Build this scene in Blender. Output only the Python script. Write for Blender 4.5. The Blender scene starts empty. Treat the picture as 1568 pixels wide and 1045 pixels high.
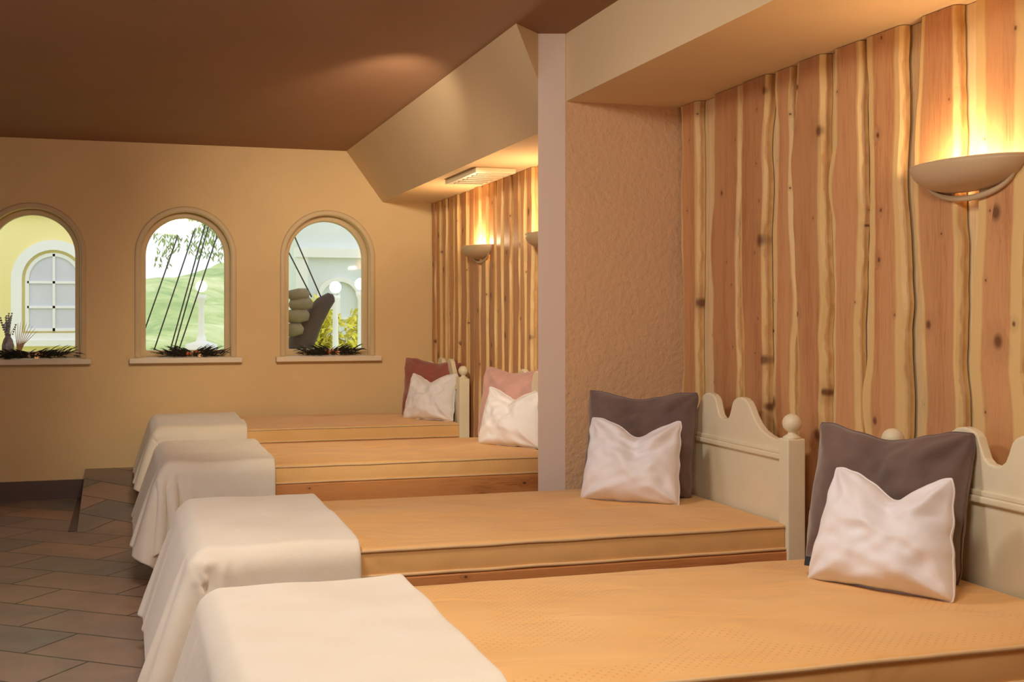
import bpy, bmesh, math, random
from mathutils import Vector, Matrix, noise
random.seed(7)
C = bpy.context.scene.collection
sc = bpy.context.scene

# ------------------------------------------------------------------ materials
class NT:
    def __init__(s, name):
        s.m = bpy.data.materials.new(name); s.m.use_nodes = True
        s.t = s.m.node_tree; s.b = s.t.nodes['Principled BSDF']; s.out = s.t.nodes['Material Output']
    def n(s, typ, **kw):
        nd = s.t.nodes.new(typ)
        for k, v in kw.items(): setattr(nd, k, v)
        return nd
    def l(s, a, b): s.t.links.new(a, b)
    def ramp(s, fac, stops, interp='LINEAR'):
        r = s.n('ShaderNodeValToRGB'); cr = r.color_ramp; cr.interpolation = interp
        while len(cr.elements) > 1: cr.elements.remove(cr.elements[-1])
        cr.elements[0].position = stops[0][0]; cr.elements[0].color = c4(stops[0][1])
        for p, c in stops[1:]:
            e = cr.elements.new(p); e.color = c4(c)
        s.l(fac, r.inputs[0]); return r.outputs[0]
    def math(s, op, a, b=None, c=None, clamp=False):
        nd = s.n('ShaderNodeMath', operation=op); nd.use_clamp = clamp
        for i, v in enumerate([a, b, c]):
            if v is None: continue
            if isinstance(v, (int, float)): nd.inputs[i].default_value = v
            else: s.l(v, nd.inputs[i])
        return nd.outputs[0]
    def mix(s, f, a, b, blend='MIX'):
        nd = s.n('ShaderNodeMix', data_type='RGBA', blend_type=blend)
        for i, v in ((0, f), (6, a), (7, b)):
            if isinstance(v, (int, float)): nd.inputs[i].default_value = v
            elif isinstance(v, tuple): nd.inputs[i].default_value = c4(v)
            else: s.l(v, nd.inputs[i])
        return nd.outputs[2]
    def coords(s, kind='Object', scale=(1, 1, 1), rot=(0, 0, 0)):
        tc = s.n('ShaderNodeTexCoord'); mp = s.n('ShaderNodeMapping')
        mp.inputs['Scale'].default_value = scale; mp.inputs['Rotation'].default_value = rot
        s.l(tc.outputs[kind], mp.inputs[0]); return mp.outputs[0]
    def noise(s, vec, scale, detail=4, rough=.5, dist=0):
        nd = s.n('ShaderNodeTexNoise'); nd.inputs['Scale'].default_value = scale
        nd.inputs['Detail'].default_value = detail; nd.inputs['Roughness'].default_value = rough
        nd.inputs['Distortion'].default_value = dist
        if vec is not None: s.l(vec, nd.inputs['Vector'])
        return nd.outputs['Fac']
    def bump(s, h, strength=.3, dist=.01):
        b = s.n('ShaderNodeBump'); b.inputs['Strength'].default_value = strength
        b.inputs['Distance'].default_value = dist; s.l(h, b.inputs['Height'])
        s.l(b.outputs[0], s.b.inputs['Normal'])
    def setp(s, **kw):
        for k, v in kw.items(): s.b.inputs[k.replace('_', ' ')].default_value = v
def c4(c): return (c[0], c[1], c[2], 1.0)
def srgb(r, g, b):
    f = lambda c: (c/255/12.92) if c/255 <= .04045 else ((c/255+.055)/1.055)**2.4
    return (f(r), f(g), f(b))

def m_plain(name, col, rough=.6, var=.12, nscale=6, bump=0, bscale=60, bdist=.004, metal=0, sheen=0):
    s = NT(name); v = s.coords()
    f = s.noise(v, nscale, 5)
    lo = tuple(max(0, c*(1-var)) for c in col); hi = tuple(min(1, c*(1+var)) for c in col)
    s.l(s.ramp(f, [(.3, lo), (.7, hi)]), s.b.inputs['Base Color'])
    s.setp(Roughness=rough, Metallic=metal)
    if sheen: s.b.inputs['Sheen Weight'].default_value = sheen
    if bump: s.bump(s.noise(v, bscale, 4, .6), bump, bdist)
    return s.m

def m_emit(name, col, st):
    s = NT(name); s.setp(Roughness=.5)
    s.b.inputs['Base Color'].default_value = c4(col)
    s.b.inputs['Emission Color'].default_value = c4(col)
    s.b.inputs['Emission Strength'].default_value = st
    return s.m

def m_wood(name, axis, base, dark, sap=None, knot=5.0, knotr=.07, knotmin=.018, knotc=(92, 48, 26)):
    s = NT(name)
    sc1 = (1.0, 1.0, .06) if axis == 'Z' else (.06, 1.0, 1.0)
    tc = s.n('ShaderNodeTexCoord')
    at = s.n('ShaderNodeAttribute', attribute_name='tint')
    off = s.n('ShaderNodeVectorMath', operation='MULTIPLY_ADD')
    cmb = s.n('ShaderNodeCombineXYZ')
    for i in range(3): s.l(at.outputs['Fac'], cmb.inputs[i])
    s.l(cmb.outputs[0], off.inputs[0]); off.inputs[1].default_value = (3.1, 7.7, 13.3)
    s.l(tc.outputs['Object'], off.inputs[2])
    sp3 = s.n('ShaderNodeSeparateXYZ'); s.l(off.outputs[0], sp3.inputs[0])
    c2 = s.n('ShaderNodeCombineXYZ')
    if axis == 'Z':
        s.l(sp3.outputs[1], c2.inputs[0]); s.l(s.math('MULTIPLY', sp3.outputs[2], .85), c2.inputs[1])
    else:
        s.l(s.math('MULTIPLY', sp3.outputs[0], .75), c2.inputs[0]); s.l(sp3.outputs[2], c2.inputs[1])
    vk = s.n('ShaderNodeTexVoronoi', voronoi_dimensions='2D'); vk.inputs['Scale'].default_value = knot
    s.l(c2.outputs[0], vk.inputs['Vector'])
    sepc = s.n('ShaderNodeSeparateColor'); s.l(vk.outputs['Color'], sepc.inputs[0])
    rad = s.math('MULTIPLY', s.math('POWER', sepc.outputs[0], 2.2), knotr)
    rad = s.math('MAXIMUM', rad, knotmin)
    kd = s.math('DIVIDE', vk.outputs['Distance'], rad)
    def mr(a, b, c, d):
        m = s.n('ShaderNodeMapRange'); s.l(kd, m.inputs[0])
        for i, q in enumerate((a, b, c, d)): m.inputs[i+1].default_value = q
        return m.outputs[0]
    kmask = mr(.5, 1.3, 1, 0); halo = mr(.9, 4.2, 1, 0)
    mg = s.n('ShaderNodeMapping'); mg.inputs['Scale'].default_value = sc1
    s.l(off.outputs[0], mg.inputs[0])
    disp = s.n('ShaderNodeVectorMath', operation='MULTIPLY_ADD')
    cb2 = s.n('ShaderNodeCombineXYZ'); s.l(halo, cb2.inputs[1]); s.l(halo, cb2.inputs[2])
    s.l(cb2.outputs[0], disp.inputs[0]); disp.inputs[1].default_value = (0, .012, .012); s.l(mg.outputs[0], disp.inputs[2])
    g1 = s.noise(disp.outputs[0], 16, 2, .5, .2)
    g2 = s.noise(disp.outputs[0], 170, 3, .6)
    g = s.math('ADD', s.math('MULTIPLY', g1, .5), s.math('MULTIPLY', g2, .5))
    col = s.ramp(g, [(.34, dark), (.5, base), (.66, tuple(min(1, c*1.08) for c in base))])
    tn = s.ramp(at.outputs['Fac'], [(0, (.80, .76, .72)), (.5, (1, 1, 1)), (1, (1.0, 1.0, .97))])
    col = s.mix(1.0, col, tn, 'MULTIPLY')
    if sap:
        uv = s.n('ShaderNodeUVMap'); sp = s.n('ShaderNodeSeparateXYZ'); s.l(uv.outputs[0], sp.inputs[0])
        e = s.math('ABSOLUTE', s.math('SUBTRACT', sp.outputs[0], .5))
        nz = s.noise(mg.outputs[0], 7, 1)
        e2 = s.math('ADD', e, s.math('MULTIPLY', s.math('SUBTRACT', nz, .5), .30))
        e2 = s.math('ADD', e2, s.math('MULTIPLY', s.math('SUBTRACT', at.outputs['Fac'], .5), .14))
        col = s.mix(s.ramp(e2, [(.31, (0, 0, 0)), (.36, (1, 1, 1))]), col, s.mix(g, tuple(c*.84 for c in sap), sap))
        fine = s.noise(off.outputs[0], 14, 3)
        ee = s.math('ADD', e, s.math('MULTIPLY', s.math('SUBTRACT', fine, .5), .06))
        bark = s.ramp(ee, [(.458, (0, 0, 0)), (.470, (1, 1, 1)), (.484, (1, 1, 1)), (.496, (.3, .3, .3))])
        col = s.mix(s.math('MULTIPLY', bark, .5), col, srgb(182, 114, 58))
    col = s.mix(s.math('MULTIPLY', halo, .26), col, tuple(c*.5 for c in base))
    col = s.mix(s.math('MULTIPLY', kmask, .85), col, srgb(*knotc))
    s.l(col, s.b.inputs['Base Color'])
    s.setp(Roughness=.5)
    s.bump(g, .15, .002)
    return s.m

M = {}
M['wall'] = m_plain('plaster_wall', srgb(232, 201, 151), .85, .03, 3, .35, 90, .004)
M['pillar'] = m_plain('plaster_rough', srgb(222, 182, 142), .9, .03, 3, 1.0, 42, .007)
M['smooth'] = m_plain('plaster_smooth', srgb(222, 200, 186), .8, .02, 3, .1, 55, .003)
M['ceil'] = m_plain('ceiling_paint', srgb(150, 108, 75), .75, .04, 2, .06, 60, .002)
M['soffit'] = m_plain('soffit_paint', srgb(228, 200, 158), .85, .03, 2, .2, 80, .003)
M['trim'] = m_plain('window_trim', srgb(214, 188, 146), .5, .04, 5, .1, 80, .002)
M['sill'] = m_plain('sill_stone', srgb(238, 222, 196), .4, .03, 8)
M['base'] = m_plain('dark_tile_base', srgb(96, 74, 66), .5, .15, 6)
M['cream'] = m_plain('cream_paint', srgb(240, 228, 198), .42, .03, 6, .08, 60, .002)
M['planks'] = m_wood('larch_planks', 'Z', srgb(213, 157, 108), srgb(194, 130, 84), sap=srgb(240, 202, 138), knot=5.4, knotr=.12, knotmin=.020, knotc=(104, 56, 30))
M['under'] = m_wood('pale_planks', 'Z', srgb(240, 210, 160), srgb(224, 184, 130), knotr=.03)
M['rail'] = m_wood('bed_pine', 'X', srgb(210, 142, 84), srgb(176, 104, 54), knot=4.2, knotr=.12)
M['sconce'] = m_plain('sconce_ceramic', srgb(206, 178, 142), .45, .03, 6)
M['candle'] = m_emit('candle_glow', (1.0, .5, .2), .3)
M['bulb'] = m_emit('bulb_glow', (1.0, .82, .55), 20)
M['globe'] = m_emit('globe_glow', (1.0, .97, .9), 2)
M['white'] = m_plain('white_linen', srgb(242, 239, 244), .9, .02, 8, .35, 420, .0015, sheen=.2)
M['dark'] = m_plain('taupe_velvet', srgb(108, 86, 80), .85, .22, 9, .15, 200, .002, sheen=.5)
M['burg'] = m_plain('burgundy_velvet', srgb(152, 82, 72), .85, .15, 7, .15, 200, .002, sheen=.5)
M['rose'] = m_plain('rose_velvet', srgb(200, 154, 146), .85, .12, 7, .15, 200, .002, sheen=.5)
M['piping'] = m_plain('piping_beige', srgb(232, 194, 144), .8, .05, 20)
M['label'] = m_plain('black_label', srgb(24, 24, 26), .6, .1, 20)
M['metal'] = m_plain('cable_steel', srgb(60, 60, 58), .5, .1, 10)
M['twig'] = m_plain('dry_twig', srgb(46, 34, 26), .9, .3, 40)
M['needle'] = m_plain('fir_green', srgb(50, 52, 34), .9, .3, 40)
M['copper'] = m_plain('copper_ball', srgb(180, 104, 64), .35, .1, 10, metal=.6)
M['outwhite'] = m_plain('outdoor_white', srgb(244, 244, 240), .6, .02, 4)
M['outyellow'] = m_plain('outdoor_yellow', srgb(248, 234, 166), .8, .04, 1.2)
M['outblue'] = m_plain('outdoor_paleblue', srgb(226, 232, 232), .8, .04, 1.2)
M['olive'] = m_plain('olive_canvas', srgb(122, 108, 78), .8, .2, 8, .3, 40, .01)
M['brown'] = m_plain('brown_canvas', srgb(62, 46, 32), .7, .2, 8, .3, 40, .01)
M['shrub'] = m_plain('yellow_shrub', srgb(236, 224, 96), .8, .25, 5)
M['leaf'] = m_plain('willow_leaf', srgb(166, 186, 120), .7, .25, 4)
M['bark'] = m_plain('willow_bark', srgb(160, 160, 134), .8, .25, 14)
M['grey'] = m_plain('pane_curtain', srgb(214, 216, 226), .5, .04, 5)
M['silver'] = m_plain('silver_glitter', srgb(170, 170, 184), .35, .5, 60, .6, 150, .003, metal=.5)

def m_blanket():
    s = NT('cream_blanket'); v = s.coords()
    a = s.noise(v, 5, 3)
    s.l(s.ramp(a, [(.3, srgb(243, 231, 212)), (.7, srgb(248, 239, 223))]), s.b.inputs['Base Color'])
    s.setp(Roughness=.95); s.b.inputs['Sheen Weight'].default_value = .3
    s.bump(s.math('ADD', s.noise(v, 350, 3, .7), s.math('MULTIPLY', s.noise(v, 9, 3, .5), 4.0)), .3, .003); return s.m
M['blanket'] = m_blanket()

def m_mattress():
    s = NT('dotted_gold_fabric'); v = s.coords(scale=(56, 56, 56), rot=(0, 0, math.radians(45)))
    vo = s.n('ShaderNodeTexVoronoi'); vo.inputs['Scale'].default_value = 1.0
    vo.inputs['Randomness'].default_value = 0.0; s.l(v, vo.inputs['Vector'])
    d = s.ramp(vo.outputs['Distance'], [(.14, (1, 1, 1)), (.22, (0, 0, 0))])
    n = s.noise(s.coords(), 4, 3)
    base = s.ramp(n, [(.3, srgb(238, 184, 114)), (.7, srgb(243, 193, 127))])
    s.l(s.mix(s.math('MULTIPLY', d, .45), base, srgb(200, 134, 66)), s.b.inputs['Base Color'])
    s.setp(Roughness=.75); s.b.inputs['Sheen Weight'].default_value = .15
    s.bump(s.noise(s.coords(scale=(1, 2.0, 1)), 4.5, 2, .4, .8), .45, .03); return s.m
M['mattress'] = m_mattress()

def m_floor():
    s = NT('slate_floor_tiles'); v = s.coords(rot=(0, 0, math.radians(38)))
    br = s.n('ShaderNodeTexBrick'); s.l(v, br.inputs['Vector'])
    br.offset = .5; br.inputs['Scale'].default_value = 1.0
    br.inputs['Brick Width'].default_value = .6; br.inputs['Row Height'].default_value = .3
    br.inputs['Mortar Size'].default_value = .005; br.inputs['Mortar Smooth'].default_value = .1
    br.inputs['Color1'].default_value = c4(srgb(154, 147, 142)); br.inputs['Color2'].default_value = c4(srgb(196, 163, 142))
    br.inputs['Mortar'].default_value = c4(srgb(84, 74, 68)); br.inputs['Bias'].default_value = 0
    n = s.noise(s.coords(), 2.3, 6, .62, .4)
    n2 = s.noise(s.coords(), 11, 5, .65)
    t = s.ramp(n, [(.35, (.70, .76, .82)), (.65, (1.02, .96, .90))])
    c = s.mix(1, br.outputs['Color'], t, 'MULTIPLY')
    c = s.mix(.4, c, s.ramp(n2, [(.35, (.5, .48, .46)), (.65, (1, 1, 1))]), 'MULTIPLY')
    s.l(c, s.b.inputs['Base Color'])
    s.l(s.ramp(n2, [(.3, (.28, .28, .28)), (.7, (.5, .5, .5))]), s.b.inputs['Roughness'])
    h = s.math('SUBTRACT', s.math('MULTIPLY', n2, .4), br.outputs['Fac'])
    s.bump(h, .5, .004); return s.m
M['floor'] = m_floor()

def m_glass():
    s = NT('window_glass'); s.t.nodes.remove(s.b)
    tr = s.n('ShaderNodeBsdfTransparent'); gl = s.n('ShaderNodeBsdfGlossy'); gl.inputs['Roughness'].default_value = .03
    mx = s.n('ShaderNodeMixShader'); mx.inputs[0].default_value = .07
    s.l(tr.outputs[0], mx.inputs[1]); s.l(gl.outputs[0], mx.inputs[2]); s.l(mx.outputs[0], s.out.inputs[0]); return s.m
M['glass'] = m_glass()

def m_hill():
    s = NT('meadow_hill'); n = s.noise(s.coords(scale=(1, 1, 2)), .8, 6, .65, .8)
    s.l(s.ramp(n, [(.3, srgb(142, 172, 112)), (.5, srgb(194, 208, 142)), (.7, srgb(234, 236, 188))]), s.b.inputs['Base Color'])
    s.setp(Roughness=.95); return s.m
M['hill'] = m_hill()

# ------------------------------------------------------------------ mesh helpers
def obj(name, verts, faces, mat, parent=None, smooth=False, loc=(0, 0, 0), rot=(0, 0, 0)):
    me = bpy.data.meshes.new(name); me.from_pydata([tuple(v) for v in verts], [], faces); me.validate()
    bm = bmesh.new(); bm.from_mesh(me); bmesh.ops.recalc_face_normals(bm, faces=bm.faces); bm.to_mesh(me); bm.free()
    if mat: me.materials.append(mat)
    if smooth:
        for p in me.polygons: p.use_smooth = True
    o = bpy.data.objects.new(name, me); C.objects.link(o); o.location = loc; o.rotation_euler = rot
    if parent: o.parent = parent
    return o
def empty(name, loc=(0, 0, 0), rot=(0, 0, 0)):
    e = bpy.data.objects.new(name, None); C.objects.link(e); e.location = loc; e.rotation_euler = rot
    e.empty_display_size = .1; return e
def boxgeo(a, b):
    x0, y0, z0 = a; x1, y1, z1 = b
    v = [(x0, y0, z0), (x1, y0, z0), (x1, y1, z0), (x0, y1, z0), (x0, y0, z1), (x1, y0, z1), (x1, y1, z1), (x0, y1, z1)]
    f = [(0, 3, 2, 1), (4, 5, 6, 7), (0, 1, 5, 4), (1, 2, 6, 5), (2, 3, 7, 6), (3, 0, 4, 7)]
    return v, f
def prism(poly, z0, z1):
    n = len(poly); V = [(p[0], p[1], z0) for p in poly]+[(p[0], p[1], z1) for p in poly]
    return V, [tuple(range(n)), tuple(range(n, 2*n))]+[(i, (i+1) % n, n+(i+1) % n, n+i) for i in range(n)]
def merge(geos):
    V, F = [], []
    for v, f in geos:
        n = len(V); V += list(v); F += [tuple(i+n for i in q) for q in f]
    return V, F
def box(name, a, b, mat, parent=None, bev=0):
    v, f = boxgeo(a, b); o = obj(name, v, f, mat, parent)
    if bev:
        md = o.modifiers.new('bev', 'BEVEL'); md.width = bev; md.segments = 3
    return o
def rbox(a, b, r, n=(10, 10, 3)):
    cen = [(a[i]+b[i])/2 for i in range(3)]; h = [(b[i]-a[i])/2 for i in range(3)]
    r = min(r, min(h)*.98)
    ax = []
    for i in range(3):
        e = [-h[i]+r*t for t in (0, .3, .6, .85, 1)]
        inn = [-h[i]+r+(2*h[i]-2*r)*k/n[i] for k in range(1, n[i])]
        ax.append(e+inn+[-q for q in reversed(e)])
    V = []; idx = {}
    L = [len(q)-1 for q in ax]
    def vid(i, j, k):
        if (i, j, k) in idx: return idx[(i, j, k)]
        p = Vector((ax[0][i], ax[1][j], ax[2][k]))
        q = Vector([max(-(h[m]-r), min(h[m]-r, p[m])) for m in range(3)])
        d = p-q
        if d.length > 1e-9: p = q+d.normalized()*r
        V.append(tuple(p[m]+cen[m] for m in range(3))); idx[(i, j, k)] = len(V)-1; return len(V)-1
    F = []
    for i in range(L[0]):
        for j in range(L[1]):
            for k in (0, L[2]): F.append((vid(i, j, k), vid(i+1, j, k), vid(i+1, j+1, k), vid(i, j+1, k)))
    for i in range(L[0]):
        for k in range(L[2]):
            for j in (0, L[1]): F.append((vid(i, j, k), vid(i+1, j, k), vid(i+1, j, k+1), vid(i, j, k+1)))
    for j in range(L[1]):
        for k in range(L[2]):
            for i in (0, L[0]): F.append((vid(i, j, k), vid(i, j+1, k), vid(i, j+1, k+1), vid(i, j, k+1)))
    return V, F
def tube(pts, r, seg=8, closed=False, caps=True):
    pts = [Vector(p) for p in pts]; n = len(pts); V = []; F = []
    rs = r if isinstance(r, (list, tuple)) else [r]*n
    up = Vector((0, 0, 1)); prev = None
    for i, p in enumerate(pts):
        if closed: t = (pts[(i+1) % n]-pts[i-1]).normalized()
        else: t = (pts[min(i+1, n-1)]-pts[max(i-1, 0)]).normalized()
        if prev is None:
            a = t.cross(up)
            if a.length < .05: a = t.cross(Vector((1, 0, 0)))
        else: a = prev-t*prev.dot(t)
        a.normalize(); prev = a; b = t.cross(a)
        for k in range(seg):
            th = 2*math.pi*k/seg; V.append(p+(a*math.cos(th)+b*math.sin(th))*rs[i])
    m = n if closed else n-1
    for i in range(m):
        for k in range(seg):
            F.append((i*seg+k, i*seg+(k+1) % seg, ((i+1) % n)*seg+(k+1) % seg, ((i+1) % n)*seg+k))
    if not closed and caps:
        F.append(tuple(range(seg))); F.append(tuple((n-1)*seg+k for k in range(seg)))
    return V, F
def revolve(prof, seg=24, c=(0, 0, 0)):
    V = []; F = []
    for (r, z) in prof:
        for k in range(seg):
            a = 2*math.pi*k/seg; V.append((c[0]+r*math.cos(a), c[1]+r*math.sin(a), c[2]+z))
    for i in range(len(prof)-1):
        for k in range(seg): F.append((i*seg+k, i*seg+(k+1) % seg, (i+1)*seg+(k+1) % seg, (i+1)*seg+k))
    F.append(tuple(range(seg))); F.append(tuple((len(prof)-1)*seg+k for k in range(seg)))
    return V, F
def ball(c, r, sg=14, sz=(1, 1, 1)):
    prof = [(max(r*math.sin(math.pi*i/sg), 1e-4), -r*math.cos(math.pi*i/sg)) for i in range(sg+1)]
    V, F = revolve(prof, sg)
    return [(v[0]*sz[0]+c[0], v[1]*sz[1]+c[1], v[2]*sz[2]+c[2]) for v in V], F

# ------------------------------------------------------------------ layout constants
YW = 8.85
XL, YB = -2.6, -1.4
ZC = 2.48
XN, XF = 2.34, 2.20
PY0, PY1, PX = 4.85, 5.26, 1.78
ZN, ZF = 2.19, 2.11

box('floor', (XL-.1, YB-.1, -.1), (2.6, YW+.22, 0), M['floor'])
box('ceiling', (XL-.1, YB-.1, ZC), (2.6, YW+.22, ZC+.1), M['ceil'])
box('wall_left', (XL-.12, YB-.1, 0), (XL, YW+.2, ZC), M['wall'])
box('wall_back', (XL, YB-.12, 0), (2.6, YB, ZC), M['wall'])
v, f = merge([boxgeo((XN+.032, YB, 0), (2.6, PY0+.1, ZC)), boxgeo((XF+.032, PY0+.1, 0), (2.6, YW+.2, ZC))])
obj('wall_right', v, f, M['soffit'])
v, f = prism([(1.776, PY0), (1.665, 4.885), (1.79, 5.25), (XF+.03, 5.25), (XN+.03, PY0+.1), (XN+.03, PY0)], 0, ZC)
o = obj('pillar', v, f, M['pillar']); o.data.materials.append(M['smooth'])
for p in o.data.polygons:
    c = p.center
    if c.x < 1.75: p.material_index = 1
box('soffit_near', (PX, YB, ZN), (XN+.03, PY0, ZC), M['soffit'])
V = [(1.52, YW, ZC), (1.79, YW, ZF), (XF+.03, YW, ZF), (XF+.03, YW, ZC),
     (1.52, 4.74, ZC), (1.665, 4.885, 2.281), (1.665, 4.885, ZC), (1.79, 5.25, ZF), (XF+.03, 5.25, ZF), (XF+.03, 5.25, ZC), (1.79, 5.25, ZC)]
F = [(0, 4, 5, 7, 1), (4, 6, 5), (6, 10, 7, 5), (10, 9, 8, 7), (1, 7, 8, 2), (3, 2, 8, 9), (0, 1, 2, 3), (0, 3, 9, 10, 6, 4)]
obj('soffit_far', V, F, M['soffit'])

wins = [1.385, .375, -.645, -1.665]
HW, ZS, ZP = .315, .965, 1.69
NA = 28
def arch(cx, hw, zs, zp, n=NA):
    p = [(cx-hw, zs), (cx-hw, zp)]
    p += [(cx-hw*math.cos(math.pi*i/n), zp+hw*math.sin(math.pi*i/n)) for i in range(1, n)]
    p += [(cx+hw, zp), (cx+hw, zs)]
    return p
def wallface(y, x0, x1):
    V, F = [], []
    def q(a, b, c, d):
        n = len(V); V.extend([(p[0], y, p[1]) for p in (a, b, c, d)]); F.append((n, n+1, n+2, n+3))
    x = x0
    for cx in sorted(wins):
        q((x, 0), (cx-HW, 0), (cx-HW, ZC), (x, ZC))
        q((cx-HW, 0), (cx+HW, 0), (cx+HW, ZS), (cx-HW, ZS))
        a = arch(cx, HW, ZS, ZP)[1:-1]
        for i in range(len(a)-1): q(a[i], a[i+1], (a[i+1][0], ZC), (a[i][0], ZC))
        x = cx+HW
    q((x, 0), (x1, 0), (x1, ZC), (x, ZC))
    return V, F
g = [wallface(YW, XL, 2.6), wallface(YW+.2, XL, 2.6)]
for cx in wins:
    a = arch(cx, HW, ZS, ZP); V = [(p[0], YW, p[1]) for p in a]+[(p[0], YW+.2, p[1]) for p in a]; n = len(a)
    g.append((V, [(i, (i+1) % n, n+(i+1) % n, n+i) for i in range(n)]))
v, f = merge(g)
obj('wall_far', v, f, M['wall'])
def ring(cx, ho, hi, y0, y1, zso, zsi, closed=True, zp=None, n=NA):
    zp = zp or ZP
    ao = arch(cx, ho, zso, zp, n); ai = arch(cx, hi, zsi, zp, n); n = len(ao)
    V = [(p[0], y0, p[1]) for p in ao]+[(p[0], y0, p[1]) for p in ai]+[(p[0], y1, p[1]) for p in ao]+[(p[0], y1, p[1]) for p in ai]
    F = []
    m = n if closed else n-1
    for i in range(m):
        j = (i+1) % n
        F += [(i, j, n+j, n+i), (2*n+i, 2*n+j, 3*n+j, 3*n+i), (i, j, 2*n+j, 2*n+i), (n+i, n+j, 3*n+j, 3*n+i)]
    if not closed:
        for i in (0, n-1): F.append((i, n+i, 3*n+i, 2*n+i))
    return V, F
def bevmod(o, w, s=3, ang=40):
    md = o.modifiers.new('bev', 'BEVEL'); md.width = w; md.segments = s; md.limit_method = 'ANGLE'; md.angle_limit = math.radians(ang)
for k, cx in enumerate(wins):
    e = empty('window_%d' % (k+1), (0, 0, 0))
    v, f = ring(cx, HW+.035, HW-.004, YW-.012, YW+.03, ZS, ZS, False)
    o = obj('surround', v, f, M['trim'], e, True); bevmod(o, .011, 4)
    v, f = ring(cx, HW+.002, HW-.042, YW+.11, YW+.17, ZS-.002, ZS+.05)
    o = obj('frame', v, f, M['trim'], e, True); bevmod(o, .01, 3)
    a = arch(cx, HW-.038, ZS+.045, ZP)
    obj('glass', [(p[0], YW+.14, p[1]) for p in a], [tuple(range(len(a)))], M['glass'], e)
    box('sill_board', (cx-.385, YW-.085, ZS-.036), (cx+.385, YW+.12, ZS+.002), M['sill'], e, .006)

box('baseboard_far', (XL, YW-.015, 0), (-.3, YW, .13), M['base'])
box('baseboard_left', (XL, YB, 0), (XL+.015, YW-.015, .13), M['base'])
V = [(-.3, 7.5, 0), (-.3, YW, 0), (-.3, YW, .2), (.10, 7.5, 0), (.10, YW, 0), (.10, YW, .2)]
obj('tiled_ramp', V, [(0, 1, 2), (3, 5, 4), (0, 2, 5, 3), (0, 3, 4, 1), (1, 4, 5, 2)], M['floor'])
box('trim_1', (-.35, 7.5, 0), (-.3, YW-.015, .004), M['base'])

# ------------------------------------------------------------------ wood cladding
def cladding(name, parent, x, boards, z1, mat, th, seed, wav=1.0, bevel=.014):
    rnd = random.Random(seed); V = []; F = []; UV = []; T = []
    NZ = 100
    for (ya, yb) in boards:
        tint = rnd.random(); base = len(V); w = yb-ya
        ph = [rnd.uniform(0, 50) for _ in range(4)]
        def edge(z, k, sgn):
            lo = noise.noise(Vector((ph[k], z*1.3, 0)))*.044*wav
            mid = noise.noise(Vector((ph[k]+9, z*4.5, 3)))*.015*wav
            fn = noise.noise(Vector((ph[k]+19, z*18, 5)))*.004*wav
            bumpv = max(0, noise.noise(Vector((ph[k]+30, z*2.6, 8)))-.2)*.075*wav
            return lo+mid+fn+sgn*bumpv
        tt = th*rnd.uniform(.75, 1.2)
        for i in range(NZ+1):
            z = .002+(z1-.004)*i/NZ
            l = ya+edge(z, 0, -1); r = yb+edge(z, 1, 1)
            bl = bevel*(1+.8*noise.noise(Vector((ph[2], z*3, 0)))); brr = bevel*(1+.8*noise.noise(Vector((ph[3], z*3, 0))))
            V += [(x, l, z), (x-tt*.5, l+bl*.15, z), (x-tt, l+bl, z), (x-tt, (l+r)/2, z), (x-tt, r-brr, z), (x-tt*.5, r-brr*.15, z), (x, r, z)]
            UV += [0, .02, bl/w, .5, 1-brr/w, .98, 1]; T += [tint]*7
        for i in range(NZ):
            for j in range(6):
                a = base+i*7+j; F.append((a, a+1, a+8, a+7))
        F.append(tuple(base+j for j in range(7))); F.append(tuple(base+NZ*7+j for j in range(7)))
    o = obj(name, V, F, mat, parent, False); me = o.data
    uvl = me.uv_layers.new(name='UVMap')
    for lp in me.loops: uvl.data[lp.index].uv = (UV[lp.vertex_index], V[lp.vertex_index][2])
    at = me.attributes.new('tint', 'FLOAT', 'POINT')
    for i, t in enumerate(T): at.data[i].value = t
    return o
nb = [(4.65, 4.82), (4.30, 4.52), (4.07, 4.26), (3.885, 4.03), (3.67, 3.86), (3.455, 3.635), (3.22, 3.42), (2.96, 3.165), (2.67, 2.89)]
y = 2.63; r2 = random.Random(3)
while y > YB+.25:
    w = r2.uniform(.17, .23); nb.append((y-w, y)); y -= w+r2.uniform(.02, .05)
fb = []; y = PY1+.03; r2 = random.Random(8)
while y < YW-.2:
    w = r2.uniform(.10, .16); fb.append((y, y+w)); y += w+r2.uniform(.02, .06)
fb.append((y, YW-.03))
e = empty('wood_plank_cladding')
cladding('live_edge_boards', e, XN, nb, ZN, M['planks'], .034, 11)
ub = []; y = YB+.02
while y < PY0-.3: ub.append((y+.004, y+.24)); y += .245
ub.append((y+.004, PY0-.005))
cladding('backing_boards', e, XN+.03, ub, ZN, M['under'], .025, 5, 0, .002)
e = empty('wood_plank_cladding')
cladding('live_edge_boards', e, XF, fb, ZF, M['planks'], .032, 12, .7)
ub = []; y = PY1+.005
while y < YW-.3: ub.append((y+.004, y+.2)); y += .205
ub.append((y+.004, YW-.004))
cladding('backing_boards', e, XF+.03, ub, ZF, M['under'], .025, 6, 0, .002)

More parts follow.
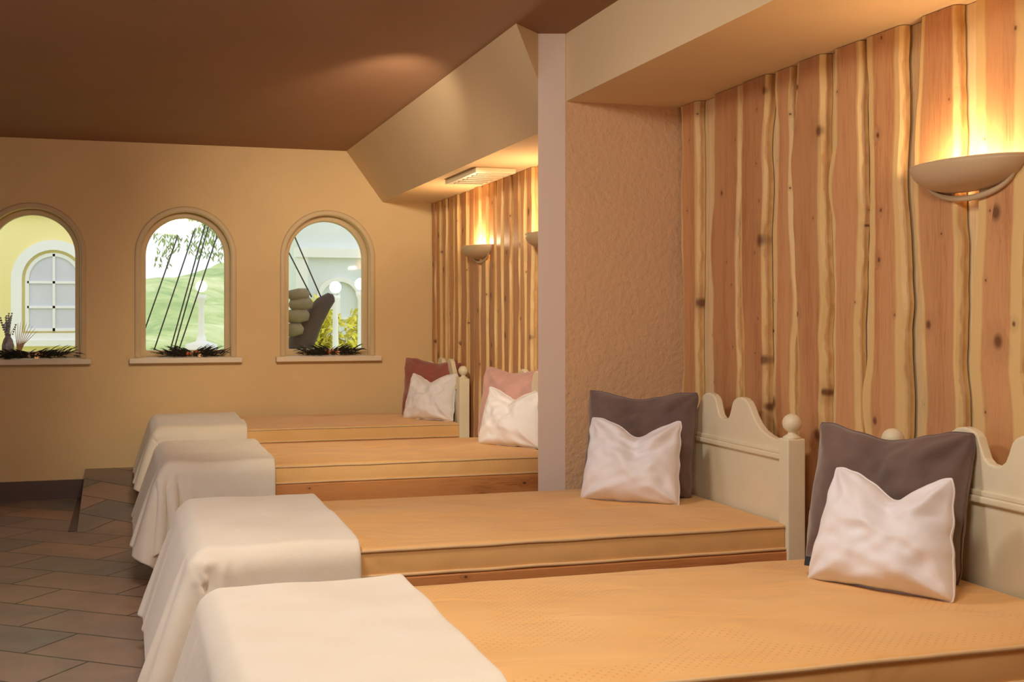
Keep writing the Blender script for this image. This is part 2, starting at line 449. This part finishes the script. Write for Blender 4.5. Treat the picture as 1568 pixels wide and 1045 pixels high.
# ------------------------------------------------------------------ beds
def headboard(par, yc, W, xh):
    prof = [(0, .872), (.05, .875), (.09, .888), (.12, .915), (.145, .942), (.17, .953), (.21, .961), (.27, .965), (.33, .961), (.38, .950), (.42, .93),
            (.46, .905), (.52, .878), (.6, .855), (.7, .840), (.8, .833), (.88, .838), (.96, .852)]
    ps = [(-s, z) for s, z in reversed(prof[1:])]+prof
    hw = W/2; n = len(ps); V = []; F = []
    for x in (xh, xh+.03):
        for s, z in ps: V.append((x, yc+s*hw, z))
        for s, z in ps: V.append((x, yc+s*hw, .30))
    for b in (0, 2*n):
        for i in range(n-1): F.append((b+i, b+i+1, b+n+i+1, b+n+i))
    for i in range(n-1):
        F.append((i, i+1, 2*n+i+1, 2*n+i)); F.append((n+i, n+i+1, 3*n+i+1, 3*n+i))
    o = obj('headboard_panel', V, F, M['cream'], par); bevmod(o, .006, 3, 50)
    g = [rbox((xh-.014, yc-hw*.96, .765), (xh+.002, yc+hw*.96, .785), .006, (1, 4, 1)),
         rbox((xh-.008, yc-hw*.96, .785), (xh+.002, yc+hw*.96, .80), .004, (1, 4, 1))]
    v, f = merge(g); obj('headboard_moulding', v, f, M['cream'], par, True)
    for k, sg in enumerate((-1, 1)):
        py = yc+sg*hw
        g = [rbox((xh-.025, py-.032, 0), (xh+.045, py+.032, .845), .006, (1, 1, 4))]
        prof2 = [(.001, 0), (.030, 0), (.032, .006), (.022, .012), (.014, .018), (.014, .024)]
        prof2 += [(.001+.033*math.sin(math.pi*t/12), .054-.033*math.cos(math.pi*t/12)) for t in range(2, 13)]
        g.append(revolve(prof2, 20, (xh+.01, py, .843)))
        v, f = merge(g); obj('post_%d' % (k+1), v, f, M['cream'], par, True)

def wood_obj(name, geo, par, tint):
    o = obj(name, geo[0], geo[1], M['rail'], par, True)
    at = o.data.attributes.new('tint', 'FLOAT', 'POINT')
    for d in at.data: d.value = tint
    return o
beds = [(.20, 2.18, 2.20, 3.15), (.20, 2.165, 3.69, 4.68), (.16, 2.085, 5.85, 6.82), (.16, 2.085, 7.74, 8.70)]
def bed(k, x0, x1, y0, y1):
    par = empty('bed')
    t = random.Random(k+20)
    for nm, ya in (('side_rail_1', y0-.014), ('side_rail_2', y1-.016)):
        wood_obj(nm, rbox((x0+.02, ya, .25), (x1+.02, ya+.03, .457), .006, (30, 1, 3)), par, .4+.6*t.random())
    wood_obj('foot_rail', rbox((x0+.0, y0, .25), (x0+.03, y1, .457), .006, (1, 12, 3)), par, t.random())
    wood_obj('slat_base', rbox((x0+.03, y0+.02, .40), (x1, y1-.02, .43), .004, (4, 4, 1)), par, t.random())
    for j, (lx, ly) in enumerate(((x0+.03, y0+.02), (x0+.03, y1-.08))):
        wood_obj('foot_leg_%d' % (j+1), rbox((lx, ly, 0), (lx+.06, ly+.06, .42), .005, (1, 1, 2)), par, t.random())
    v, f = rbox((x0, y0-.005, .432), (x1, y1+.005, .55), .018, (70, 36, 3))
    vv = []
    for p in v:
        x, y, z = p
        if z > .54:
            u = (x-x0)/(x1-x0); w = (y-y0)/(y1-y0)
            ed = min(1, max(0, min(u, 1-u)*8))*min(1, max(0, min(w, 1-w)*6))
            z += ed*(.006+.016*noise.noise(Vector((x*1.6+k*9, y*3.2, k)))+.009*noise.noise(Vector((x*5+k*9, y*4, k+4))))
        elif .46 < z < .53 and (y < y0 or y > y1):
            y += (.003+.003*noise.noise(Vector((x*7, z*4, k*5))))*(-1 if y < y0 else 1)
        vv.append((x, y, z))
    obj('mattress', vv, f, M['mattress'], par, True)
    g = []
    for zz, rr, o_ in ((.541, .006, .003), (.464, .0055, .007)):
        a, b, c, d = x0-o_+.003, y0-.002-o_, x1+o_-.003, y1+.002+o_
        R = .02; pts = []
        for cx, cy, st in ((c-R, d-R, 0), (a+R, d-R, 90), (a+R, b+R, 180), (c-R, b+R, 270)):
            for q in range(5):
                th = math.radians(st+q*22.5); pts.append((cx+R*math.cos(th), cy+R*math.sin(th), zz))
        dp = []
        for i in range(len(pts)):
            p, q = Vector(pts[i]), Vector(pts[(i+1) % len(pts)]); m = max(1, int((q-p).length/.04))
            for s in range(m):
                w = p.lerp(q, s/m); w.z += .0025*noise.noise(w*6+Vector((k*7, 0, 0))); dp.append(w)
        g.append(tube(dp, rr, 8, True))
    v, f = merge(g); obj('piping', v, f, M['piping'], par, True)
    headboard(par, (y0+y1)/2, (y1-y0)-.02, x1+.02)
    return par
for k, b in enumerate(beds): bed(k, *b)

# ------------------------------------------------------------------ blankets (cloth simulation, frozen to mesh)
sims = []
for k, (x0, x1, y0, y1) in enumerate(beds):
    fl = .04
    t, bt = .556, .05
    cv = [(x0+.015, y0+.008, t), (x1, y0+.008, t), (x1, y1-.008, t), (x0+.015, y1-.008, t),
          (x0-.16, y0-fl, bt), (x1, y0-fl, bt), (x1, y1+fl, bt), (x0-.16, y1+fl, bt),
          (x0-.012, y0-.012, t-.03), (x1, y0-.012, t-.03), (x1, y1+.012, t-.03), (x0-.012, y1+.012, t-.03)]
    cf = [(0, 1, 2, 3), (8, 9, 1, 0), (9, 10, 2, 1), (10, 11, 3, 2), (11, 8, 0, 3), (4, 5, 9, 8), (5, 6, 10, 9), (6, 7, 11, 10), (7, 4, 8, 11), (4, 7, 6, 5)]
    col = obj('tmp_collider_%d' % k, cv, cf, None)
    col.modifiers.new('col', 'COLLISION'); col.collision.thickness_outer = .008; col.collision.cloth_friction = 25
    rnd = random.Random(40+k)
    foot, side, inner = [.46, .44, .42, .38][k], .33, [.69, .675, .66, .70][k]
    nx, ny = 50, 76
    xa, xb = x0-foot, inner; ya, yb = y0-side, y1+side-.06
    V = []; F = []
    sk = rnd.uniform(-.03, .03)
    for j in range(ny+1):
        for i in range(nx+1):
            u, w = i/nx, j/ny
            V.append((xa+(xb-xa)*u+sk*(w-.5)*(1-u), ya+(yb-ya)*w, .574+.010*noise.noise(Vector((u*4+k*5, w*7, k)))))
    for j in range(ny):
        for i in range(nx):
            a = j*(nx+1)+i; F.append((a, a+1, a+nx+2, a+nx+1))
    cl = obj('tmp_cloth_%d' % k, V, F, M['blanket'], None, True)
    vg = cl.vertex_groups.new(name='pin')
    ids = [i for i, p in enumerate(V) if y0+.03 < p[1] < y1-.03 and p[0] > inner-.03]
    vg.add(ids, 1.0, 'REPLACE')
    md = cl.modifiers.new('cloth', 'CLOTH'); st = md.settings
    st.quality = 6; st.mass = .35; st.tension_stiffness = 25; st.compression_stiffness = 20; st.shear_stiffness = 8
    st.bending_stiffness = 1.2; st.air_damping = 2.0; st.vertex_group_mass = 'pin'
    md.collision_settings.distance_min = .006; md.collision_settings.collision_quality = 3
    sims.append((k, cl, col))
sc.frame_start = 1; sc.frame_end = 60
for fr in range(1, 56): sc.frame_set(fr)
dg = bpy.context.evaluated_depsgraph_get()
for k, cl, col in sims:
    me = bpy.data.meshes.new_from_object(cl.evaluated_get(dg)); me.name = 'blanket'
    bpy.data.objects.remove(cl); bpy.data.objects.remove(col)
    for v in me.vertices:
        if v.co.z > .55:
            v.co.z += -.002+.009*max(-.3, noise.noise(Vector((v.co.x*5+k*4, v.co.y*3.5, k*2.0))))
        v.co.z = max(v.co.z, .012)
    for p in me.polygons: p.use_smooth = True
    o = bpy.data.objects.new('blanket', me); C.objects.link(o)
    s = o.modifiers.new('thick', 'SOLIDIFY'); s.thickness = .016; s.offset = 1
    s = o.modifiers.new('sub', 'SUBSURF'); s.levels = 1; s.render_levels = 2
sc.frame_set(1)

# ------------------------------------------------------------------ cushions
def cushion(name, w, h, th, mat, loc, yaw, lean, dent=.05, seed=0, zoff=.556, taper=.0, vee=1.6, tag=False):
    n = 48; V = []; F = []; sd = seed*3.7
    def pt(s, t, side):
        a = 1-.06*(1-t*t); b = 1-.055*(1-s*s)
        rc = 1-.045*(s*s*t*t)**3          # softened corners
        x = w/2*s*a*(1-taper*(t+1)/2)*rc; z = h/2*t*b*rc
        prof = max(0, (1-abs(s)**2.8))**.5*max(0, (1-abs(t)**2.8))**.5
        T = th/2*prof*(1-.22*t)
        dx = s-.12*math.sin(sd)
        ax = math.sqrt(dx*dx+.012)-.05
        dd = dent*max(0, 1-ax)**vee
        tt = max(0, (t+.3)/1.3)
        z -= dd*tt**1.5
        T *= 1-.55*math.exp(-(dx/.20)**2)*tt**2.0*min(1, dent/.06)
        for cs, ct in ((-1, -1), (1, -1), (-1, 1), (1, 1)):
            d = math.hypot(s-cs, t-ct); ang = math.atan2(t-ct, s-cs)
            T += .017*math.exp(-((d-.4)/.35)**2)*math.sin(ang*7+sd+cs*2+ct)*prof
        T += .012*math.sin(s*9+t*4+sd)*math.exp(-((t-.15)/.5)**2)*prof*(1-abs(s))
        T += .016*noise.noise(Vector((s*2.2+sd, t*2.2, side*3)))*prof+.011*noise.noise(Vector((s*5+sd, t*5, side*5)))*prof
        z += .006*noise.noise(Vector((s*4+sd, 2, 3)))*abs(t)**8; x += .006*noise.noise(Vector((t*4+sd, 7, 3)))*abs(s)**8
        wv = .012*noise.noise(Vector((s*1.6+sd, t*1.6, 9)))
        return (x, (-max(T, 0) if side == 0 else max(T, 0))+wv, z+h/2*.955)
    idx = {}
    for side in (0, 1):
        for j in range(n+1):
            for i in range(n+1):
                s = math.sin((-1+2*i/n)*math.pi/2*.999); t = math.sin((-1+2*j/n)*math.pi/2*.999)
                s = .6*s+.4*(-1+2*i/n); t = .6*t+.4*(-1+2*j/n)
                if side == 1 and (i in (0, n) or j in (0, n)): idx[(1, i, j)] = idx[(0, i, j)]; continue
                idx[(side, i, j)] = len(V); V.append(pt(max(-1, min(1, s)), max(-1, min(1, t)), side))
        for j in range(n):
            for i in range(n): F.append(tuple(idx[(side, a, b)] for a, b in ((i, j), (i+1, j), (i+1, j+1), (i, j+1))))
    e = empty(name, (loc[0], loc[1], zoff), (-math.radians(lean), 0, math.radians(yaw)))
    o = obj('cover', V, F, mat, e, True); sb = o.modifiers.new('s', 'SUBSURF'); sb.levels = 1; sb.render_levels = 1
    ed = [V[idx[(0, i, 0)]] for i in range(n)]+[V[idx[(0, n, j)]] for j in range(n)]+[V[idx[(0, i, n)]] for i in range(n, 0, -1)]+[V[idx[(0, 0, j)]] for j in range(n, 0, -1)]
    v, f = tube(ed, .0028, 6, True); obj('seam', v, f, mat, e, True)
    if tag:
        v, f = rbox((-w/2-.012, -.003, .035), (-w/2+.03, .001, .06), .001, (2, 1, 2)); obj('label', v, f, M['label'], e)
    return e
cushion('velvet_cushion', .49, .425, .20, M['dark'], (2.005, 2.915), -64, 13, .04, 1, vee=1.5)
cushion('white_cushion', .41, .325, .20, M['white'], (1.865, 2.71), -58, 17, .08, 2, taper=.18, tag=True, vee=1.9)
cushion('velvet_cushion', .48, .43, .20, M['dark'], (1.94, 4.465), -44, 11, .036, 3, vee=1.5)
cushion('white_cushion', .41, .335, .20, M['white'], (1.825, 4.27), -41, 16, .08, 4, taper=.09, vee=1.9)
cushion('velvet_cushion', .46, .44, .18, M['rose'], (2.02, 6.43), -56, 10, .035, 5, vee=1.5)
cushion('white_cushion', .41, .335, .18, M['white'], (1.965, 6.27), -50, 16, .07, 6, taper=.1, vee=1.9)
cushion('velvet_cushion', .47, .43, .18, M['burg'], (2.0, 8.18), -38, 10, .04, 7, vee=1.5)
cushion('white_cushion', .41, .335, .18, M['white'], (1.93, 7.99), -46, 16, .07, 8, taper=.1, vee=1.9)

# ------------------------------------------------------------------ sconces
def sconce(x, y, z):
    e = empty('wall_sconce', (x, y, z)); A, B, H = .225, .125, .078
    V = []; F = []; NR, NS = 14, 32
    for i in range(NR+1):
        q = i/NR; zz = -H*math.sin(q*math.pi/2); r = math.cos(q*math.pi/2)**.8 if i < NR else .02
        for j in range(NS+1):
            a = math.pi/2+math.pi*j/NS; V.append((r*math.cos(a)*B, r*math.sin(a)*A, zz))
    for i in range(NR):
        for j in range(NS):
            a = i*(NS+1)+j; F.append((a, a+1, a+NS+2, a+NS+1))
    o = obj('bowl', V, F, M['sconce'], e, True); s = o.modifiers.new('t', 'SOLIDIFY'); s.thickness = .007; s.offset = 0
    v, f = tube([(math.cos(math.pi/2+math.pi*j/NS)*B, A*math.sin(math.pi/2+math.pi*j/NS), 0) for j in range(NS+1)], .004, 8)
    obj('rim', v, f, M['sconce'], e, True)
    V = []; F = []; n = 32
    for xx in (-.004, -.016):
        for j in range(n+1):
            a = math.pi+math.pi*j/n; wd = .014*math.sin(math.pi*j/n)+.002
            V.append((xx, (A-.03)*math.cos(a), -.024+(H-.010)*math.sin(a)))
            V.append((xx, (A-.03+wd*.4)*math.cos(a), -.024+(H-.010)*math.sin(a)-wd))
    m = 2*(n+1)
    for j in range(n):
        a = 2*j
        F += [(a, a+1, a+3, a+2), (m+a, m+a+1, m+a+3, m+a+2), (a, a+2, m+a+2, m+a), (a+1, a+3, m+a+3, m+a+1)]
    F += [(0, 1, m+1, m), (2*n, 2*n+1, m+2*n+1, m+2*n)]
    obj('bracket', V, F, M['sconce'], e, True)
    g = [rbox((-.012, -.05, -.07), (0, .05, -.01), .004, (1, 1, 1))]; gb = []
    for sy in (-.065, .065):
        g += [revolve([(.012, -.062), (.012, -.045)], 12, (-.055, sy, 0)), tube([(-.005, sy*.6, -.052), (-.055, sy, -.052)], .005, 8)]
        gb.append(ball((-.055, sy, -.030), .014, 12, (1, 1, 1.1)))
    v, f = merge(g); obj('lamp_holder', v, f, M['sconce'], e, True)
    v, f = merge(gb); obj('bulb', v, f, M['bulb'], e, True)
    return e
def point(name, loc, P, col, r=.03, parent=None):
    l = bpy.data.lights.new(name, 'POINT'); l.energy = P; l.color = col; l.shadow_soft_size = r
    o = bpy.data.objects.new(name, l); C.objects.link(o); o.location = loc
    if parent: o.parent = parent
    return o
WARM = (1.0, .77, .46)
for (x, y, p) in ((XN-.03, 2.905, 1.9), (XN-.03, 1.35, 1.9), (XF-.03, 6.15, 4.2), (XF-.03, 7.49, 4.2)):  # second entry is an unseen sconce, added out of frame for its light
    e = sconce(x, y, 1.712)
    point('sconce_light', (-.080, -.065, .0), p, WARM, .03, e)
    point('sconce_light', (-.080, .065, .0), p, WARM, .03, e)

g = [rbox((1.86, 6.55, ZF-.03), (2.10, 7.25, ZF-.001), .006, (1, 1, 1))]
for i in range(6): g.append(rbox((1.89, 6.62+i*.1, ZF-.036), (2.07, 6.65+i*.1, ZF-.028), .002, (1, 1, 1)))
v, f = merge(g); obj('ceiling_vent', v, f, M['cream'], None, True)

# ------------------------------------------------------------------ sill decorations
def deco(cx, seed, w=.2):
    rnd = random.Random(seed); e = empty('sill_garland', (cx, YW-.02, ZS+.004))
    gt, gn = [], []
    for i in range(260):
        x = rnd.gauss(0, w*.42); x = max(-w, min(w, x)); L = rnd.uniform(.05, .12); a = rnd.uniform(-.9, .9)+(0 if x > 0 else math.pi); up = rnd.uniform(-.05, .9)
        p = Vector((x, rnd.uniform(-.03, .05), .006+rnd.uniform(0, .035))); pts = []
        for q in range(5):
            pts.append(p.copy()); p += Vector((math.cos(a)*L/5, math.sin(a)*L/9, up*L/5)); up -= .15
            p.z = max(p.z, .004)
        (gt if rnd.random() < .5 else gn).append(tube(pts, [.003, .003, .0026, .002, .001], 4))
    v, f = merge(gt); obj('twigs', v, f, M['twig'], e)
    v, f = merge(gn); obj('needles', v, f, M['needle'], e)
    g = [ball((rnd.uniform(-.1, .1), rnd.uniform(-.03, .02), .025+rnd.uniform(0, .015)), rnd.uniform(.010, .015), 10) for _ in range(6)]
    v, f = merge(g); obj('baubles', v, f, M['copper'], e, True)
    v, f = revolve([(.016, .002), (.018, .01), (.018, .045)], 16, (.05, 0, 0)); obj('tea_light', v, f, M['candle'], e, True)
deco(1.40, 1); deco(.42, 2); deco(-.66, 3, .3)
e = empty('dried_flower_vase', (-.80, YW+.03, ZS+.004))
v, f = revolve([(.03, 0), (.038, .02), (.04, .09), (.03, .13), (.018, .15), (.02, .17)], 18); obj('vase', v, f, M['silver'], e, True)
g = []; rnd = random.Random(9)
for i in range(26):
    a = rnd.uniform(0, 6.28); s = rnd.uniform(.01, .05); hgt = rnd.uniform(.22, .32)
    g.append(tube([(0, 0, .12), (s*.4*math.cos(a), s*.4*math.sin(a), .18), (s*math.cos(a), s*math.sin(a)*.6, hgt)], [.0015, .0015, .001], 4))
    for q in range(5):
        g.append(ball((s*math.cos(a)*(1-.1*q), s*math.sin(a)*.6*(1-.1*q), hgt-.016*q), .006, 6))
v, f = merge(g); obj('dried_stems', v, f, M['silver'], e, True)
g = []
for i in range(9):
    a = -.3+i*.12
    g.append(tube([(.06, 0, 0), (.07+.05*math.sin(a), .01, .10), (.09+.16*math.sin(a), .01, .17+.08*math.cos(a*2))], [.004, .003, .001], 5))
v, f = merge(g); obj('driftwood_twigs', v, f, M['piping'], e, True)

# ------------------------------------------------------------------ outside
box('ground_outside', (-14, YW+.25, -.12), (16, 34, -.02), M['hill'])
V = []; F = []; nx, ny = 60, 24
for j in range(ny+1):
    for i in range(nx+1):
        x = -9+22*i/nx; y = 17+12*j/ny
        h = 2.6*math.sin(math.pi*min(1, j/ny*1.0)*.5)*(.8+.35*noise.noise(Vector((x*.35+3.2, y*.15, 0))))+.25*noise.noise(Vector((x*1.2, y, 2)))
        V.append((x, y, -.05+h))
for j in range(ny):
    for i in range(nx): a = j*(nx+1)+i; F.append((a, a+1, a+nx+2, a+nx+1))
obj('grassy_hill', V, F, M['hill'], None, True)
e = empty('yellow_house', (-2.4, 13, 0))
box('facade', (-1.8, .0, -.02), (2.25, 2, 5.2), M['outyellow'], e)
wc2 = 1.66
g = [ring(wc2, .40, .30, -.06, .0, 1.0, 1.08, True, 1.62, 24), ring(wc2, .27, .235, -.03, .0, 1.10, 1.13, True, 1.62, 24)]
g += [boxgeo((wc2-.012, -.03, 1.1), (wc2+.012, 0, 1.88)), boxgeo((wc2-.25, -.03, 1.33), (wc2+.25, 0, 1.355)), boxgeo((wc2-.25, -.03, 1.58), (wc2+.25, 0, 1.605)), boxgeo((wc2-.46, -.1, .95), (wc2+.46, 0, 1.01))]
v, f = merge(g); obj('arched_window_frame', v, f, M['outwhite'], e)
a = arch(wc2, .25, 1.11, 1.62); obj('panes', [(p[0], -.012, p[1]) for p in a], [tuple(range(len(a)))], M['grey'], e)
v, f = merge([boxgeo((-1.9, -.12, 2.35), (2.3, 0, 2.45)), boxgeo((-1.85, -.08, 2.28), (2.27, 0, 2.35))]); obj('cornice', v, f, M['outwhite'], e)
e = empty('pale_blue_house', (2.05, 15.6, 0))
box('facade', (0, 0, -.02), (4.8, 1.2, 4.5), M['outblue'], e)
g = [boxgeo((-.05, -.1, 2.0), (4.9, 0, 2.12)), boxgeo((-.02, -.07, 0), (.12, 0, 2.0)), boxgeo((.95, -.07, 0), (1.1, 0, 2.0))]
g += [ring(.53, .30, .24, -.06, 0, .7, .76, True, 1.45, 20), boxgeo((.515, -.03, .76), (.545, 0, 1.69)), boxgeo((.3, -.03, 1.2), (.76, 0, 1.23))]
v, f = merge(g); obj('pilasters_and_window', v, f, M['outwhite'], e)
def lamp(x, y, zt, ped=1.0, r=.075):
    e = empty('globe_street_lamp', (x, y, -.02))
    prof = [(.16, 0), (.16, ped*.1), (.12, ped*.13), (.11, ped*.85), (.15, ped*.93), (.15, ped), (.05, ped+.03), (.032, ped+.1), (.026, zt-.16), (.045, zt-.12), (.05, zt-.08)]
    v, f = revolve(prof, 20); obj('post', v, f, M['outwhite'], e, True)
    v, f = ball((0, 0, zt), r, 16); obj('globe', v, f, M['globe'], e, True)
lamp(.65, 12, 1.56, 1.0, .055); lamp(1.95, 12, 1.56, .7, .06); lamp(2.24, 12.2, 1.6, .7, .06)
g = [boxgeo((-.1, 12.4, .78), (3.4, 12.6, .86)), boxgeo((-.1, 12.4, -.02), (3.4, 12.6, .12))]
for i in range(17): g.append(revolve([(.05, .1), (.07, .2), (.09, .32), (.05, .5), (.035, .6), (.05, .78)], 12, (0+.2*i, 12.5, 0)))
v, f = merge(g); obj('stone_balustrade', v, f, M['outyellow'], None, True)
g = []
for (xa, za, xb, zb) in ((.60, 2.25, .13, .80), (.66, 2.25, .27, .80), (.69, 2.25, .30, .80), (.80, 2.25, .33, .80), (.50, 2.3, .03, .9),
                         (1.22, 2.25, 1.58, 1.42), (1.10, 2.2, 1.50, 1.42)):
    g.append(tube([(xa, 10.5, za), (xb, 10.5, zb)], .0065, 6))
g.append(tube([(-.2, 10.5, 2.27), (2.15, 10.5, 2.27)], .03, 8)); g.append(tube([(-.2, 10.5, 2.27), (-.2, 10.5, -.02)], .03, 8)); g.append(tube([(2.15, 10.5, 2.27), (2.15, 10.5, -.02)], .03, 8))
v, f = merge(g); obj('suspension_cable_frame', v, f, M['metal'], None, True)
e = empty('folded_hanging_lounger', (0, 10.5, 0))
g = [tube([(1.20, 0, .45), (1.33, 0, .80), (1.41, 0, 1.03), (1.50, 0, 1.22), (1.60, 0, 1.36), (1.67, 0, 1.42), (1.69, 0, 1.43)], [.10, .115, .115, .10, .075, .05, .02], 16),
     tube([(1.30, .03, .60), (1.39, .03, .90), (1.47, .03, 1.12), (1.60, .03, 1.28)], [.07, .09, .085, .03], 14), tube([(1.28, 0, .9), (1.24, 0, .4), (1.22, 0, -.02)], [.04, .04, .06], 10)]
v, f = merge(g); obj('body', v, f, M['brown'], e, True)
g = []
for (zc, xc, r, w) in ((1.44, 1.37, .055, .09), (1.36, 1.39, .06, .10), (1.26, 1.36, .065, .10), (1.14, 1.32, .06, .09)):
    g.append(tube([(xc-w, -.12, zc-.02), (xc-w*.8, -.12, zc-.01), (xc, -.13, zc), (xc+w*.8, -.12, zc+.01), (xc+w, -.12, zc+.02)], [.015, r*.85, r, r*.85, .015], 14))
v, f = merge(g); obj('cushions', v, f, M['olive'], e, True)
def leaves(n, cen, rad, seed, size, hang=0):
    rnd = random.Random(seed); V = []; F = []
    for i in range(n):
        d = Vector((rnd.gauss(0, 1), rnd.gauss(0, 1), rnd.gauss(0, 1))).normalized()*rnd.uniform(.3, 1)
        c = Vector((cen[0]+d.x*rad[0], cen[1]+d.y*rad[1], max(0, cen[2]+d.z*rad[2])))
        a = Vector((rnd.uniform(-1, 1), rnd.uniform(-1, 1), rnd.uniform(-1, .3)-hang)).normalized()*size
        b = a.cross(Vector((rnd.uniform(-1, 1), rnd.uniform(-1, 1), rnd.uniform(-1, 1)))).normalized()*size*.35
        k = len(V); V += [c-a, c+b, c+a, c-b]; F.append((k, k+1, k+2, k+3))
    return V, F
v, f = merge([leaves(1700, (2.15, 14.4, .75), (.32, .25, .75), 1, .06), leaves(1200, (2.65, 14.4, .7), (.3, .25, .7), 2, .06), leaves(600, (1.5, 14.6, .4), (.3, .2, .5), 3, .05)])
obj('yellow_shrub', v, f, M['shrub'])
e = empty('willow_tree', (1.36, 13.2, -.02))
g = [tube([(0, 0, 0), (.03, 0, 1.2), (-.02, 0, 2.2), (-.3, 0, 2.9)], [.10, .08, .06, .03], 10)]; lv = []; rnd = random.Random(4)
for i in range(26):
    x1 = rnd.uniform(-1.2, -.1); y1 = rnd.uniform(-.3, .3); zt = rnd.uniform(2.4, 2.8); L = rnd.uniform(.3, .75)
    pts = [Vector((-.1, 0, 2.5)), Vector((x1*.6, y1*.5, zt+.1)), Vector((x1, y1, zt)), Vector((x1-.05, y1, zt-L*.5)), Vector((x1-.07, y1, zt-L))]
    g.append(tube(pts, [.014, .008, .004, .002, .001], 5))
    for q in range(44):
        t = rnd.random(); p = pts[2].lerp(pts[4], t)
        a = Vector((rnd.uniform(-.8, .8), rnd.uniform(-.5, .5), -1)).normalized()*.035; b = Vector((1, rnd.uniform(-1, 1), 0)).normalized()*.010
        k = Vector((rnd.uniform(-.09, .09), 0, 0)); lv.append(([p+k-a, p+k+b, p+k+a, p+k-b], [(0, 1, 2, 3)]))
v, f = merge(g); obj('trunk_and_branches', v, f, M['bark'], e, True)
v, f = merge(lv); obj('foliage', v, f, M['leaf'], e)

# ------------------------------------------------------------------ lights
w = bpy.data.worlds.new('World'); sc.world = w; w.use_nodes = True
bg = w.node_tree.nodes['Background']; bg.inputs[0].default_value = (.90, .96, 1.0, 1); bg.inputs[1].default_value = 1.35
def area(name, loc, tgt, size, P, col):
    l = bpy.data.lights.new(name, 'AREA'); l.energy = P; l.size = size; l.color = col
    o = bpy.data.objects.new(name, l); C.objects.link(o); o.location = loc
    o.rotation_euler = (Vector(tgt)-Vector(loc)).to_track_quat('-Z', 'Y').to_euler(); return o
def spot(name, loc, tgt, ang, P, col, r=.12, blend=.8):
    l = bpy.data.lights.new(name, 'SPOT'); l.energy = P; l.spot_size = math.radians(ang); l.spot_blend = blend; l.color = col; l.shadow_soft_size = r
    o = bpy.data.objects.new(name, l); C.objects.link(o); o.location = loc
    o.rotation_euler = (Vector(tgt)-Vector(loc)).to_track_quat('-Z', 'Y').to_euler(); return o
area('added_fill_light', (.6, 1.6, 2.44), (1.1, 2.3, 0), .6, 41, (1, .90, .77))  # added fill over the nearest bed, no panel fixture there
area('added_fill_light', (0, 3.2, 2.44), (.75, 4.6, .3), .45, 34, (1, .90, .77))  # another added fill kept out of view, aimed at the second bed
spot('added_spot', (.5, 3.7, 2.40), (1.5, 7.7, .95), 54, 300, (1, .86, .60))  # added spot without a fixture, brightens the far beds and wall
area('daylight_fill_left', (XL+.1, 3.6, 1.5), (1.5, 4.6, 1.0), 1.4, 19, (.84, .87, 1.0))  # added cool area light standing in for window daylight; this wall has no window
spot('added_spot', (1.20, 5.0, 2.20), (1.30, 7.0, 2.50), 48, 85, (1, .86, .66), .05, 1)  # fixtureless spot added to make the bright streak along the ceiling

# ------------------------------------------------------------------ camera
cam = bpy.data.cameras.new('camera'); co = bpy.data.objects.new('camera', cam); C.objects.link(co)
co.location = (0, 0, 1.28); co.rotation_euler = (math.radians(90), 0, math.radians(-17.58))
cam.lens = 42.3; cam.sensor_width = 36; cam.shift_y = -.0271; cam.clip_start = .05
sc.camera = co
sc.view_settings.view_transform = 'Standard'; sc.view_settings.look = 'None'
